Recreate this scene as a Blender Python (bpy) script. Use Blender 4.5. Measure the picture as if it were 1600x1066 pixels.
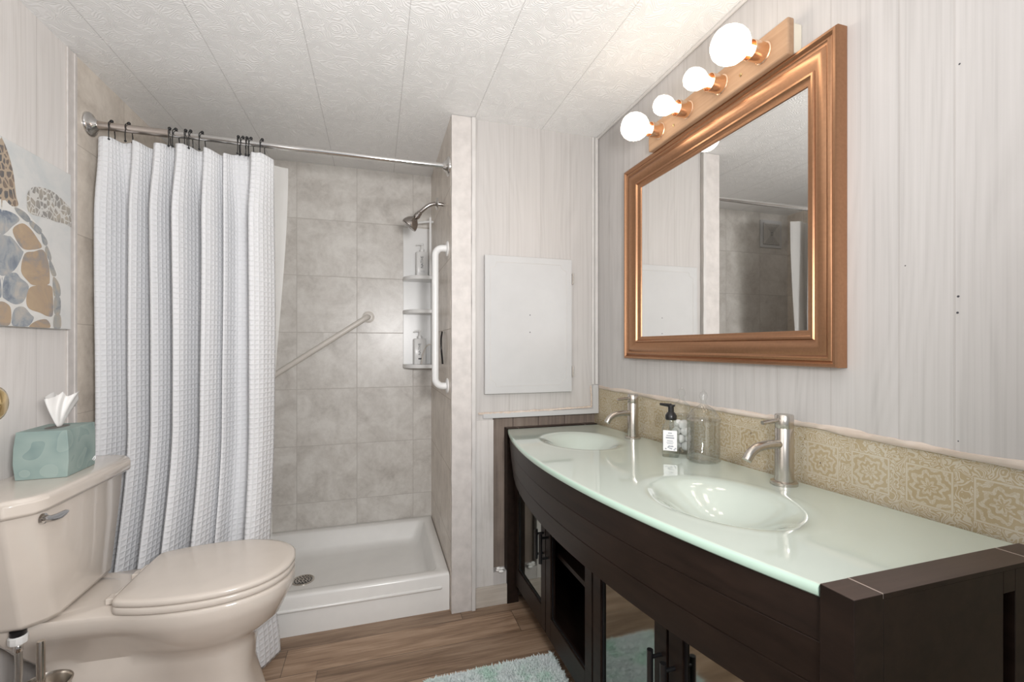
import bpy, bmesh, math, random
from mathutils import Vector, Matrix, noise
random.seed(7)
for o in list(bpy.data.objects): bpy.data.objects.remove(o)
S = bpy.context.scene
COL = S.collection
PI = math.pi

# ------------------------------------------------------------------ camera, world, exposure
CAM_H = 1.2
cam = bpy.data.cameras.new('camera'); camo = bpy.data.objects.new('camera', cam); COL.objects.link(camo)
cam.sensor_fit = 'HORIZONTAL'; cam.sensor_width = 36.0; cam.lens = 36.0*697.0/1600.0
cam.shift_y = 9.0/1600.0; cam.clip_start = 0.02
camo.location = (0, 0, CAM_H)
camo.rotation_euler = (PI/2, 0, -math.atan(212/697.0))
S.camera = camo
S.view_settings.view_transform = 'Standard'; S.view_settings.look = 'None'
S.view_settings.gamma = 1.0; S.view_settings.exposure = -0.40
S.view_settings.use_curve_mapping = False
W = bpy.data.worlds.new('world'); S.world = W; W.use_nodes = True
W.node_tree.nodes['Background'].inputs[0].default_value = (.93, .965, 1.0, 1)
W.node_tree.nodes['Background'].inputs[1].default_value = 0.58
BULB_STRENGTH = 7.6
# added fill light behind the camera, bounced off the ceiling to brighten the room
fl_ = bpy.data.lights.new('added_bounce_fill', 'AREA'); fl_.shape = 'DISK'; fl_.size = .30; fl_.energy = 47.0; fl_.color = (1.0, .985, .98)
flo = bpy.data.objects.new('added_bounce_fill', fl_); COL.objects.link(flo); flo.location = (.20, -.12, 1.38)
flo.rotation_euler = (Vector((-.80, 1.75, 2.12))-Vector(flo.location)).to_track_quat('-Z', 'Y').to_euler()

# ------------------------------------------------------------------ key dimensions
H = 2.245; XR = 1.065; XL = -1.03; YB = 2.765; YP = 2.01; XS = 0.335; YN = -0.35

# ------------------------------------------------------------------ material helpers
class NT:
    def __init__(s, name):
        s.m = bpy.data.materials.new(name); s.m.use_nodes = True
        s.t = s.m.node_tree; s.n = s.t.nodes; s.l = s.t.links
        s.b = s.n['Principled BSDF']
    def node(s, typ, **kw):
        n = s.n.new(typ)
        for k, v in kw.items():
            setattr(n, k, v)
        return n
    def link(s, a, b): s.l.new(a, b)
    def val(s, sock, v):
        if hasattr(v, 'is_output'): s.link(v, sock)
        else: sock.default_value = v
    def math(s, op, a, b=0.0, c=0.0):
        n = s.node('ShaderNodeMath', operation=op)
        s.val(n.inputs[0], a); s.val(n.inputs[1], b); s.val(n.inputs[2], c)
        return n.outputs[0]
    def obj(s):
        tc = s.node('ShaderNodeTexCoord'); sp = s.node('ShaderNodeSeparateXYZ')
        s.link(tc.outputs['Object'], sp.inputs[0]); return tc.outputs['Object'], sp.outputs
    def comb(s, x, y, z):
        n = s.node('ShaderNodeCombineXYZ'); s.val(n.inputs[0], x); s.val(n.inputs[1], y); s.val(n.inputs[2], z)
        return n.outputs[0]
    def mapping(s, vec, scale=(1,1,1), loc=(0,0,0), rot=(0,0,0)):
        n = s.node('ShaderNodeMapping'); s.link(vec, n.inputs[0])
        n.inputs['Scale'].default_value = scale; n.inputs['Location'].default_value = loc; n.inputs['Rotation'].default_value = rot
        return n.outputs[0]
    def noise(s, vec, scale, detail=4.0, rough=0.55, dist=0.0):
        n = s.node('ShaderNodeTexNoise'); s.link(vec, n.inputs['Vector'])
        n.inputs['Scale'].default_value = scale; n.inputs['Detail'].default_value = detail
        n.inputs['Roughness'].default_value = rough; n.inputs['Distortion'].default_value = dist
        return n.outputs['Fac']
    def ramp(s, fac, stops):
        n = s.node('ShaderNodeValToRGB'); s.link(fac, n.inputs[0])
        e = n.color_ramp.elements
        while len(e) < len(stops): e.new(0.5)
        for q, (p, c) in zip(e, stops):
            q.position = p; q.color = (*c, 1) if len(c) == 3 else c
        return n.outputs[0]
    def mix(s, fac, a, b, blend='MIX'):
        n = s.node('ShaderNodeMix', data_type='RGBA', blend_type=blend)
        s.val(n.inputs[0], fac)
        for i, v in ((6, a), (7, b)):
            if hasattr(v, 'is_output'): s.link(v, n.inputs[i])
            else: n.inputs[i].default_value = (*v, 1)
        return n.outputs[2]
    def bump(s, h, strength=0.5, dist=0.002):
        n = s.node('ShaderNodeBump'); s.link(h, n.inputs['Height'])
        n.inputs['Strength'].default_value = strength; n.inputs['Distance'].default_value = dist
        s.link(n.outputs[0], s.b.inputs['Normal'])
    def set(s, color=None, rough=None, metal=None, **kw):
        if color is not None:
            if hasattr(color, 'is_output'): s.link(color, s.b.inputs['Base Color'])
            else: s.b.inputs['Base Color'].default_value = (*color, 1)
        if rough is not None: s.val(s.b.inputs['Roughness'], rough)
        if metal is not None: s.b.inputs['Metallic'].default_value = metal
        for k, v in kw.items(): s.b.inputs[k.replace('_', ' ')].default_value = v
        return s.m

def simple(name, color, rough=0.5, metal=0.0, var=0.06, scale=12.0, **kw):
    n = NT(name); v, _ = n.obj()
    f = n.noise(v, scale, 3)
    lo = tuple(c*(1-var) for c in color); hi = tuple(min(1, c*(1+var)) for c in color)
    return n.set(n.ramp(f, [(0.3, lo), (0.7, hi)]), rough, metal, **kw)

def wood_panel(name, axis, grooves, tint=(1,1,1), base=((.465,.448,.436),(.53,.511,.498),(.57,.55,.538))):
    """white-washed printed panelling: vertical grain, narrow grooves at given positions along axis (0=x,1=y)"""
    n = NT(name); v, o = n.obj()
    a = o[axis]
    warp = n.noise(n.mapping(v, (5.0, 5.0, .7)), 1.0, 2, .45)
    rings = n.math('ADD', n.math('MULTIPLY', a, 7.0), n.math('MULTIPLY', warp, 4.0))
    w = n.math('FRACT', n.math('MULTIPLY', rings, 4.0))
    w = n.math('MULTIPLY', n.math('ABSOLUTE', n.math('SUBTRACT', w, .5)), 2.0)
    fine = n.noise(n.mapping(v, (170, 170, 2.2)), 1.0, 3, .6)
    mid = n.noise(n.mapping(v, (30, 30, .8)), 1.0, 3, .5)
    f = n.math('ADD', n.math('ADD', n.math('MULTIPLY', w, .13), n.math('MULTIPLY', fine, .62)), n.math('MULTIPLY', mid, .42))
    c = n.ramp(f, [(0.38, base[0]), (0.56, base[1]), (0.78, base[2])])
    g = None
    for p in grooves:
        d = n.math('LESS_THAN', n.math('ABSOLUTE', n.math('SUBTRACT', a, p)), .0016)
        g = d if g is None else n.math('MAXIMUM', g, d)
    h = f
    if g is not None:
        c = n.mix(n.math('MULTIPLY', g, .35), c, (.40, .37, .35))
        n.bump(n.math('SUBTRACT', n.math('MULTIPLY', f, .12), g), .6, .002)
    else:
        n.bump(f, .12, .001)
    if tint != (1,1,1): c = n.mix(1.0, c, tint, 'MULTIPLY')
    return n.set(c, .48)

def tile_mat(name, ua, va, u0, v0, tint=(1,1,1), pu=.3215, pv=.3235):
    n = NT(name); v, o = n.obj()
    us = n.math('DIVIDE', n.math('SUBTRACT', o[ua], u0), pu); vs = n.math('DIVIDE', n.math('SUBTRACT', o[va], v0), pv)
    def edge(s):
        fr = n.math('FRACT', s)
        return n.math('SUBTRACT', .5, n.math('ABSOLUTE', n.math('SUBTRACT', fr, .5)))
    d = n.math('MINIMUM', edge(us), edge(vs))
    grout = n.math('LESS_THAN', d, .0062)
    cell = n.comb(n.math('FLOOR', us), n.math('FLOOR', vs), 0.0)
    wn = n.node('ShaderNodeTexWhiteNoise', noise_dimensions='3D'); n.link(cell, wn.inputs['Vector'])
    off = n.node('ShaderNodeVectorMath', operation='MULTIPLY_ADD')
    n.link(wn.outputs['Color'], off.inputs[0]); off.inputs[1].default_value = (7,7,7); n.link(v, off.inputs[2])
    big = n.noise(off.outputs[0], 7.0, 5, .62, .6)
    small = n.noise(off.outputs[0], 42.0, 4, .65, .4)
    f = n.math('ADD', n.math('MULTIPLY', big, .72), n.math('MULTIPLY', small, .28))
    c = n.ramp(f, [(.30, (.45,.42,.385)), (.46, (.59,.56,.52)), (.62, (.70,.675,.635))])
    c = n.mix(n.math('MULTIPLY', grout, .55), c, (.42, .39, .36))
    if tint != (1,1,1): c = n.mix(1.0, c, tint, 'MULTIPLY')
    n.bump(n.math('SUBTRACT', n.math('MULTIPLY', small, .25), grout), .45, .0018)
    return n.set(c, n.math('ADD', .30, n.math('MULTIPLY', grout, .4)))

def ceiling_mat():
    n = NT('embossed_ceiling_tile'); v, o = n.obj()
    us = n.math('DIVIDE', n.math('SUBTRACT', o[0], .1), .33)
    row = n.math('FLOOR', us)
    stag = n.math('MULTIPLY', n.math('FRACT', n.math('MULTIPLY', row, .5)), 1.0)
    vs = n.math('ADD', n.math('DIVIDE', n.math('SUBTRACT', o[1], 1.70), .3225), stag)
    def edge(s):
        fr = n.math('FRACT', s)
        return n.math('SUBTRACT', .5, n.math('ABSOLUTE', n.math('SUBTRACT', fr, .5)))
    g1 = n.math('LESS_THAN', edge(us), .0052); g2 = n.math('LESS_THAN', edge(vs), .0026)
    g = n.math('MAXIMUM', g1, n.math('MULTIPLY', g2, .55))
    # fingerprint-like embossing
    wv = n.noise(v, 13.0, 1, .4, .25)
    ph = n.math('FRACT', n.math('MULTIPLY', wv, 30.0))
    tri = n.math('MULTIPLY', n.math('ABSOLUTE', n.math('SUBTRACT', ph, .5)), 2.0)
    n.bump(n.math('SUBTRACT', n.math('MULTIPLY', tri, .8), n.math('MULTIPLY', g, 1.2)), .4, .0034)
    c = n.mix(n.math('MULTIPLY', g, .45), (.88,.875,.865), (.45,.44,.43))
    return n.set(c, .6)

def floor_mat():
    n = NT('vinyl_plank_floor'); v, o = n.obj()
    pw = .152; pl = .92
    row = n.math('FLOOR', n.math('DIVIDE', n.math('ADD', o[1], .033), pw))
    wn = n.node('ShaderNodeTexWhiteNoise', noise_dimensions='1D'); n.link(row, wn.inputs['W'])
    xs = n.math('DIVIDE', n.math('ADD', o[0], n.math('MULTIPLY', wn.outputs['Value'], 3.0)), pl)
    col = n.math('FLOOR', xs)
    wn2 = n.node('ShaderNodeTexWhiteNoise', noise_dimensions='2D'); n.link(n.comb(row, col, 0.0), wn2.inputs['Vector'])
    fy = n.math('FRACT', n.math('DIVIDE', n.math('ADD', o[1], .033), pw))
    ey = n.math('SUBTRACT', .5, n.math('ABSOLUTE', n.math('SUBTRACT', fy, .5)))
    fx = n.math('FRACT', xs); ex = n.math('SUBTRACT', .5, n.math('ABSOLUTE', n.math('SUBTRACT', fx, .5)))
    g = n.math('MAXIMUM', n.math('LESS_THAN', ey, .010), n.math('LESS_THAN', ex, .0018))
    off = n.node('ShaderNodeVectorMath', operation='MULTIPLY_ADD')
    n.link(wn2.outputs['Color'], off.inputs[0]); off.inputs[1].default_value = (9,9,9); n.link(v, off.inputs[2])
    g1 = n.noise(n.mapping(off.outputs[0], (2.6, 26, 1)), 1.0, 5, .62, .5)
    g2 = n.noise(n.mapping(off.outputs[0], (6, 150, 1)), 1.0, 4, .6)
    f = n.math('ADD', n.math('MULTIPLY', g1, .66), n.math('MULTIPLY', g2, .34))
    c = n.ramp(f, [(.32, (.135,.080,.049)), (.48, (.28,.183,.118)), (.66, (.45,.32,.225))])
    tone = n.math('ADD', .80, n.math('MULTIPLY', wn2.outputs['Value'], .42))
    tv = n.comb(tone, tone, tone)
    c = n.mix(1.0, c, tv, 'MULTIPLY')
    c = n.mix(n.math('MULTIPLY', g, .6), c, (.06,.04,.028))
    n.bump(n.math('SUBTRACT', n.math('MULTIPLY', f, .4), g), .3, .0012)
    return n.set(c, n.math('ADD', .34, n.math('MULTIPLY', g1, .2)))

def wallpaper_mat():
    n = NT('ornamental_tan_wallpaper'); v, o = n.obj()
    p = .112
    us = n.math('DIVIDE', o[1], p); vs = n.math('DIVIDE', n.math('ADD', o[2], .035), p)
    def ctr(s): return n.math('SUBTRACT', n.math('FRACT', s), .5)
    cu, cv = ctr(us), ctr(vs)
    r = n.math('SQRT', n.math('ADD', n.math('MULTIPLY', cu, cu), n.math('MULTIPLY', cv, cv)))
    th = n.math('ARCTAN2', cv, cu)
    wob = n.noise(v, 85.0, 2, .5)
    rad = n.math('ADD', n.math('ADD', n.math('MULTIPLY', r, 46.0), n.math('MULTIPLY', n.math('SINE', n.math('MULTIPLY', th, 8.0)), 1.5)), n.math('MULTIPLY', wob, 7.0))
    ros = n.math('MULTIPLY', n.math('GREATER_THAN', n.math('SINE', rad), .05), n.math('ADD', .55, n.math('MULTIPLY', .45, n.math('GREATER_THAN', n.math('FRACT', n.math('MULTIPLY', n.noise(v, 70.0, 1, .4, .8), 8.0)), .5))))
    box = n.math('MAXIMUM', n.math('ABSOLUTE', cu), n.math('ABSOLUTE', cv))
    bl = n.math('GREATER_THAN', n.math('SINE', n.math('MULTIPLY', box, 95.0)), .2)
    scroll = n.noise(v, 48.0, 1, .4, .8)
    sc = n.math('GREATER_THAN', n.math('ABSOLUTE', n.math('SUBTRACT', n.math('FRACT', n.math('MULTIPLY', scroll, 9.0)), .5)), .25)
    band = n.math('GREATER_THAN', box, .37)
    inner = n.math('LESS_THAN', box, .33)
    pat = n.math('ADD', n.math('MULTIPLY', inner, ros), n.math('MULTIPLY', n.math('SUBTRACT', 1.0, inner), n.math('ADD', n.math('MULTIPLY', band, sc), n.math('MULTIPLY', n.math('SUBTRACT', 1.0, band), bl))))
    stain = n.noise(v, 9.0, 4, .6)
    base = n.ramp(stain, [(.3, (.40,.31,.18)), (.7, (.47,.385,.25))])
    lite = n.ramp(stain, [(.3, (.53,.47,.36)), (.7, (.60,.555,.46))])
    c = n.mix(n.math('MULTIPLY', pat, .9), base, lite)
    spot = n.math('GREATER_THAN', n.noise(v, 60.0, 1, .4), .765)
    c = n.mix(n.math('MULTIPLY', spot, .8), c, (.12,.07,.04))
    return n.set(c, .7)

def waffle_mat():
    n = NT('white_waffle_cotton')
    uv = n.node('ShaderNodeUVMap'); sp = n.node('ShaderNodeSeparateXYZ'); n.link(uv.outputs[0], sp.inputs[0])
    def tri(s, p):
        f = n.math('FRACT', n.math('DIVIDE', s, p))
        return n.math('MULTIPLY', n.math('ABSOLUTE', n.math('SUBTRACT', f, .5)), 2.0)
    a, b = tri(sp.outputs[0], .0195), tri(sp.outputs[1], .0195)
    hgt = n.math('POWER', n.math('MAXIMUM', a, b), 2.6)
    n.bump(hgt, .55, .0045)
    c = n.mix(n.math('MULTIPLY', n.math('SUBTRACT', 1.0, hgt), .16), (.84,.845,.86), (.70,.71,.735))
    n.set(c, .85)
    tr = n.node('ShaderNodeBsdfTranslucent'); tr.inputs[0].default_value = (.85,.86,.87,1)
    mx = n.node('ShaderNodeMixShader'); mx.inputs[0].default_value = .14
    out = n.n['Material Output']
    n.link(n.b.outputs[0], mx.inputs[1]); n.link(tr.outputs[0], mx.inputs[2]); n.link(mx.outputs[0], out.inputs[0])
    return n.m

def brushed(name, color, rough=.28, axis_scale=(260,260,6)):
    n = NT(name); v, _ = n.obj()
    f = n.noise(n.mapping(v, axis_scale), 1.0, 2, .5)
    n.bump(f, .08, .0006)
    return n.set(n.ramp(f, [(.3, tuple(c*.9 for c in color)), (.7, color)]), rough, 1.0)

def watercolour(name, c0, c1, c2, scale=16.0):
    n = NT(name); v, _ = n.obj()
    f = n.noise(v, scale, 5, .6, .8)
    return n.set(n.ramp(f, [(.34, c0), (.5, c1), (.66, c2)]), .7)

def crackle(name, c0, c1, line, scale=55.0, width=.10):
    n = NT(name); v, _ = n.obj()
    vo = n.node('ShaderNodeTexVoronoi', feature='DISTANCE_TO_EDGE'); n.link(n.mapping(v, (1, 1, .7)), vo.inputs['Vector'])
    vo.inputs['Scale'].default_value = scale
    e = n.math('LESS_THAN', vo.outputs['Distance'], width)
    f = n.noise(v, 14, 4)
    c = n.ramp(f, [(.38, c0), (.6, c1)])
    return n.set(n.mix(n.math('MULTIPLY', e, .85), c, line), .7)

def glass_mat(name, color=(1,1,1), refl=.9):
    """thin clear glass wall: see-through face on, reflective at grazing angles"""
    n = NT(name)
    tr = n.node('ShaderNodeBsdfTransparent'); tr.inputs[0].default_value = (*color, 1)
    gl = n.node('ShaderNodeBsdfGlossy'); gl.inputs['Roughness'].default_value = .02
    fr = n.node('ShaderNodeLayerWeight'); fac = n.math('ADD', n.math('MULTIPLY', n.math('POWER', fr.outputs['Facing'], 2.6), .85), .06)
    mx = n.node('ShaderNodeMixShader')
    n.link(n.math('MULTIPLY', fac, refl), mx.inputs[0]); n.link(tr.outputs[0], mx.inputs[1]); n.link(gl.outputs[0], mx.inputs[2])
    n.link(mx.outputs[0], n.n['Material Output'].inputs[0])
    return n.m

def dark_wood(name):
    n = NT(name); v, _ = n.obj()
    f = n.noise(n.mapping(v, (40, 3, 40)), 1.0, 4, .6, .3)
    n.bump(f, .06, .0008)
    return n.set(n.ramp(f, [(.3, (.0115,.0068,.0050)), (.7, (.023,.0135,.0098))]), .42, Specular_IOR_Level=.24)

def emis(name, color, strength):
    n = NT(name); n.set((.9,.9,.88), .3)
    n.b.inputs['Emission Color'].default_value = (*color, 1); n.b.inputs['Emission Strength'].default_value = strength
    return n.m

def rough_board(name, c0, c1, c2, axis=2, grooves=()):
    n = NT(name); v, o = n.obj()
    sc = [60, 60, 60]; sc[axis] = 2.5
    f = n.noise(n.mapping(v, tuple(sc)), 1.0, 5, .65, .4)
    st = n.noise(v, 7.0, 4, .6)
    f = n.math('ADD', n.math('MULTIPLY', f, .6), n.math('MULTIPLY', st, .4))
    c = n.ramp(f, [(.3, c0), (.5, c1), (.7, c2)])
    for p in grooves:
        d = n.math('LESS_THAN', n.math('ABSOLUTE', n.math('SUBTRACT', o[0], p)), .0018)
        c = n.mix(n.math('MULTIPLY', d, .8), c, (.05,.03,.025))
    n.bump(f, .2, .0015)
    return n.set(c, .75)

M = {}
M['panel_right'] = wood_panel('whitewashed_panelling_right', 1, (.35,.465,.572,.667,.815,.967,1.046,1.2,1.36,1.5,1.62,1.77,1.9,1.99))
M['panel_left'] = wood_panel('whitewashed_panelling_left', 1, (.4,.6,.8,.95,1.1,1.3,1.45,1.62,1.79), base=((.68,.645,.615),(.755,.722,.695),(.795,.762,.737)))
M['panel_part'] = wood_panel('whitewashed_panelling_partition', 0, (.598,.756,.91), base=((.485,.463,.447),(.54,.518,.50),(.575,.552,.536)))
M['jamb'] = simple('mottled_pale_jamb', (.63,.595,.57), .5, var=.09, scale=22)
M['chipped'] = rough_board('chipped_white_paint', (.50,.475,.45), (.65,.625,.60), (.70,.68,.66))
M['trim'] = simple('white_trim_paint', (.64,.62,.60), .4)
M['tile_back'] = tile_mat('mottled_stone_tile_back', 0, 2, -.43, -.012)
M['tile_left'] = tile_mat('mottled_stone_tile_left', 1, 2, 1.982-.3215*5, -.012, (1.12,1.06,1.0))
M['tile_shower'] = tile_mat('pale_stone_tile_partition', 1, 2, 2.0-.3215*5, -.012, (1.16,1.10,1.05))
M['ceiling'] = ceiling_mat()
M['floor'] = floor_mat()
M['wallpaper'] = wallpaper_mat()
M['torn'] = rough_board('torn_caulk_and_paper', (.50,.39,.31), (.66,.56,.48), (.76,.70,.64), axis=1)
M['bare'] = rough_board('bare_brown_panelling', (.13,.10,.085), (.24,.19,.155), (.33,.27,.225), 2, (.63,.76,.90))
M['concrete'] = rough_board('worn_pale_baseboard', (.42,.37,.32), (.54,.49,.43), (.62,.57,.51), axis=0)
M['white'] = simple('white_gloss_paint', (.56,.56,.558), .32, var=.02)
M['acrylic'] = simple('white_acrylic', (.80,.79,.765), .22, var=.02)
M['plastic_white'] = simple('white_plastic', (.80,.80,.79), .3, var=.02)
M['plastic_almond'] = simple('almond_plastic', (.66,.62,.57), .35, var=.03)
M['porcelain'] = simple('almond_porcelain', (.67,.605,.54), .12, var=.02, Coat_Weight=.4)
M['seat'] = simple('almond_seat_plastic', (.68,.615,.55), .2, var=.02)
M['chrome'] = simple('chrome', (.72,.71,.70), .12, 1.0, var=.03)
M['nickel'] = brushed('brushed_nickel', (.60,.56,.51), .25)
M['rod_outer'] = brushed('brushed_rod_sleeve', (.62,.56,.52), .3, (6,260,260))
M['steel_dark'] = simple('dark_polished_steel', (.38,.35,.33), .15, 1.0)
M['black'] = simple('black_plastic', (.012,.012,.013), .3)
M['brass'] = simple('polished_brass', (.80,.60,.30), .15, 1.0)
M['waffle'] = waffle_mat()
M['dark_wood'] = dark_wood('espresso_wood')
M['cap_wood_sheen'] = rough_board('espresso_wood_worn_rail', (.042,.026,.021), (.060,.038,.031), (.082,.054,.045), axis=0); M['cap_wood_sheen'].node_tree.nodes['Principled BSDF'].inputs['Roughness'].default_value = .42  # lighter brown: sheen on the rail and leg tops painted into the colour
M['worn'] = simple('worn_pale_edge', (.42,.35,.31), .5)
M['frame'] = brushed('copper_brown_frame', (.45,.245,.14), .36, (120,120,120))
M['mirror'] = simple('mirror_silver', (.90,.90,.89), .015, 1.0, var=.0)
M['board'] = rough_board('honey_wood_board', (.30,.18,.105), (.385,.245,.15), (.45,.30,.195), axis=1)
M['cream'] = simple('cream_painted_metal', (.72,.67,.56), .4)
M['cup'] = simple('coppery_lamp_cup', (.86,.62,.44), .22, 1.0)
M['bulb'] = emis('lit_bulb', (1.0, .86, .70), BULB_STRENGTH)
M['glass'] = glass_mat('clear_glass', (.985,.99,.987))
M['soap'] = glass_mat('clear_soap_plastic', (.93,.945,.93))
M['cotton'] = simple('cotton', (.88,.88,.87), .9, var=.03)
M['tissue'] = simple('white_tissue', (.85,.84,.82), .85, var=.03)
M['pane'] = simple('grey_green_reflective_pane', (.40,.42,.39), .06, 1.0, var=.03)
M['label_white'] = simple('white_label', (.84,.84,.85), .5, var=.02)
M['ink'] = simple('dark_ink', (.06,.06,.07), .6)
M['ink_grey'] = simple('grey_ink', (.36,.38,.42), .6)
M['hose'] = brushed('braided_steel_hose', (.60,.59,.57), .35, (300,300,500))
M['vent'] = simple('grey_vent_plastic', (.62,.60,.57), .5)
M['vent_dark'] = simple('vent_shadow_gap', (.16,.15,.14), .7)

def glass_top_mat():
    n = NT('back_painted_mint_glass'); v, _ = n.obj()
    f = n.noise(v, 5.0, 2)
    return n.set(n.ramp(f, [(.3, (.565,.64,.575)), (.7, (.585,.655,.59))]), .06, 0.0, Coat_Weight=.5, Coat_Roughness=.02, IOR=1.5)
M['mint'] = glass_top_mat()
def mint_edge():
    n = NT('mint_glass_edge')
    n.set((.49,.66,.56), .12, 0.0, Subsurface_Weight=.0, Coat_Weight=.4)
    return n.m
M['mint_edge'] = mint_edge()
def liner():
    n = NT('translucent_liner'); n.set((.78,.775,.76), .3)
    tr = n.node('ShaderNodeBsdfTransparent'); tr.inputs[0].default_value = (.9,.9,.88,1)
    mx = n.node('ShaderNodeMixShader'); mx.inputs[0].default_value = .45
    n.link(n.b.outputs[0], mx.inputs[1]); n.link(tr.outputs[0], mx.inputs[2]); n.link(mx.outputs[0], n.n['Material Output'].inputs[0])
    return n.m
M['liner'] = liner()
def tissue_box_mat():
    n = NT('teal_leaf_print_carton'); v, o = n.obj()
    vo = n.node('ShaderNodeTexVoronoi', feature='SMOOTH_F1'); n.link(v, vo.inputs['Vector']); vo.inputs['Scale'].default_value = 17
    f = n.math('FRACT', n.math('MULTIPLY', vo.outputs['Distance'], 3.2))
    ns = n.noise(v, 9, 3)
    a = n.ramp(ns, [(.35, (.20,.285,.275)), (.65, (.31,.40,.375))])
    c = n.mix(n.math('MULTIPLY', f, .55), a, (.37,.455,.42))
    return n.set(c, .55)
M['tissue_box'] = tissue_box_mat()
def mat_fibre():
    n = NT('aqua_shag_fibre'); v, o = n.obj()
    f = n.noise(v, 9, 4, .6)
    fine = n.noise(v, 160, 2)
    c = n.ramp(f, [(.36, (.56,.76,.66)), (.48, (.72,.80,.78)), (.66, (.76,.80,.81))])
    c = n.mix(n.math('MULTIPLY', fine, .3), c, (.58,.70,.67))
    return n.set(c, .9)
M['mat'] = mat_fibre()

# ------------------------------------------------------------------ geometry helpers
def wloc(o):
    v = Vector((0, 0, 0))
    while o is not None: v = v + o.location; o = o.parent
    return v

class MB:
    def __init__(s): s.v = []; s.f = []; s.mi = []; s.uv = None
    def add(s, verts, faces, mi=0):
        b = len(s.v); s.v += [tuple(p) for p in verts]
        s.f += [tuple(b+i for i in f) for f in faces]; s.mi += [mi]*len(faces); return s
    def box(s, x0, x1, y0, y1, z0, z1, mi=0):
        if x0 > x1: x0, x1 = x1, x0
        if y0 > y1: y0, y1 = y1, y0
        if z0 > z1: z0, z1 = z1, z0
        v = [(x, y, z) for z in (z0, z1) for y in (y0, y1) for x in (x0, x1)]
        return s.add(v, [(0,2,3,1),(4,5,7,6),(0,1,5,4),(2,6,7,3),(0,4,6,2),(1,3,7,5)], mi)
    def loft(s, rings, cap0=True, cap1=True, mi=0, closed=True):
        n = len(rings[0]); v = [p for r in rings for p in r]; f = []
        for k in range(len(rings)-1):
            for i in range(n if closed else n-1):
                j = (i+1) % n
                f.append((k*n+i, k*n+j, (k+1)*n+j, (k+1)*n+i))
        if cap0: f.append(tuple(range(n-1, -1, -1)))
        if cap1: f.append(tuple((len(rings)-1)*n+i for i in range(n)))
        return s.add(v, f, mi)
    def lathe(s, prof, c=(0,0,0), axis='z', n=32, mi=0):
        rings = []
        for r, h in prof:
            ring = []
            for i in range(n):
                a = 2*PI*i/n; p, q = r*math.cos(a), r*math.sin(a)
                if axis == 'z': ring.append((c[0]+p, c[1]+q, c[2]+h))
                elif axis == 'x': ring.append((c[0]+h, c[1]+p, c[2]+q))
                else: ring.append((c[0]+q, c[1]+h, c[2]+p))
            rings.append(ring)
        return s.loft(rings, prof[0][0] > 1e-6, prof[-1][0] > 1e-6, mi)
    def tube(s, pts, r, n=12, mi=0, cap=True):
        pts = [Vector(p) for p in pts]; rings = []
        t = (pts[1]-pts[0]).normalized()
        up = Vector((0,0,1)) if abs(t.z) < .9 else Vector((1,0,0))
        nx = t.cross(up).normalized()
        for k, p in enumerate(pts):
            if k == 0: t = pts[1]-pts[0]
            elif k == len(pts)-1: t = pts[-1]-pts[-2]
            else: t = (pts[k+1]-pts[k]).normalized()+(pts[k]-pts[k-1]).normalized()
            t.normalize()
            nx = (nx - t*nx.dot(t)).normalized(); ny = t.cross(nx)
            rr = r[k] if isinstance(r, (list, tuple)) else r
            rings.append([tuple(p+nx*(rr*math.cos(2*PI*i/n))+ny*(rr*math.sin(2*PI*i/n))) for i in range(n)])
        return s.loft(rings, cap, cap, mi)
    def sphere(s, c, r, n=20, m=12, sc=(1,1,1), mi=0):
        rings = []
        for k in range(m+1):
            a = -PI/2+PI*k/m; rr = max(r*math.cos(a), r*1e-3); h = r*math.sin(a)
            rings.append([(c[0]+rr*math.cos(2*PI*i/n)*sc[0], c[1]+rr*math.sin(2*PI*i/n)*sc[1], c[2]+h*sc[2]) for i in range(n)])
        return s.loft(rings, True, True, mi)
    def map(s, fn): s.v = [tuple(fn(*p)) for p in s.v]; return s
    def build(s, name, mat, parent=None, smooth=False, bevel=0, seg=2, local=False, angle=40, subdiv=0, fix=True):
        me = bpy.data.meshes.new(name)
        off = Vector((0,0,0)) if (parent is None or local) else wloc(parent)
        me.from_pydata([tuple(Vector(p)-off) for p in s.v], [], s.f)
        mats = mat if isinstance(mat, (list, tuple)) else [mat]
        for m in mats: me.materials.append(m)
        me.polygons.foreach_set('material_index', s.mi)
        if s.uv is not None:
            lay = me.uv_layers.new(name='UVMap')
            for lp in me.loops: lay.data[lp.index].uv = s.uv[lp.vertex_index]
        bm = bmesh.new(); bm.from_mesh(me)
        if fix: bmesh.ops.recalc_face_normals(bm, faces=bm.faces)
        bm.to_mesh(me); bm.free()
        o = bpy.data.objects.new(name, me); COL.objects.link(o)
        if parent is not None: o.parent = parent
        if smooth: me.polygons.foreach_set('use_smooth', [True]*len(me.polygons))
        if bevel:
            b = o.modifiers.new('bevel', 'BEVEL'); b.width = bevel; b.segments = seg; b.limit_method = 'ANGLE'; b.angle_limit = math.radians(35)
            me.polygons.foreach_set('use_smooth', [True]*len(me.polygons))
            b.harden_normals = True
        if smooth and angle < 180:
            bm = bmesh.new(); bm.from_mesh(me)
            for e in bm.edges:
                if len(e.link_faces) == 2 and e.calc_face_angle(0) > math.radians(angle): e.smooth = False
            bm.to_mesh(me); bm.free()
        if subdiv:
            sd = o.modifiers.new('subdivision', 'SUBSURF'); sd.levels = subdiv; sd.render_levels = subdiv
        return o

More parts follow.
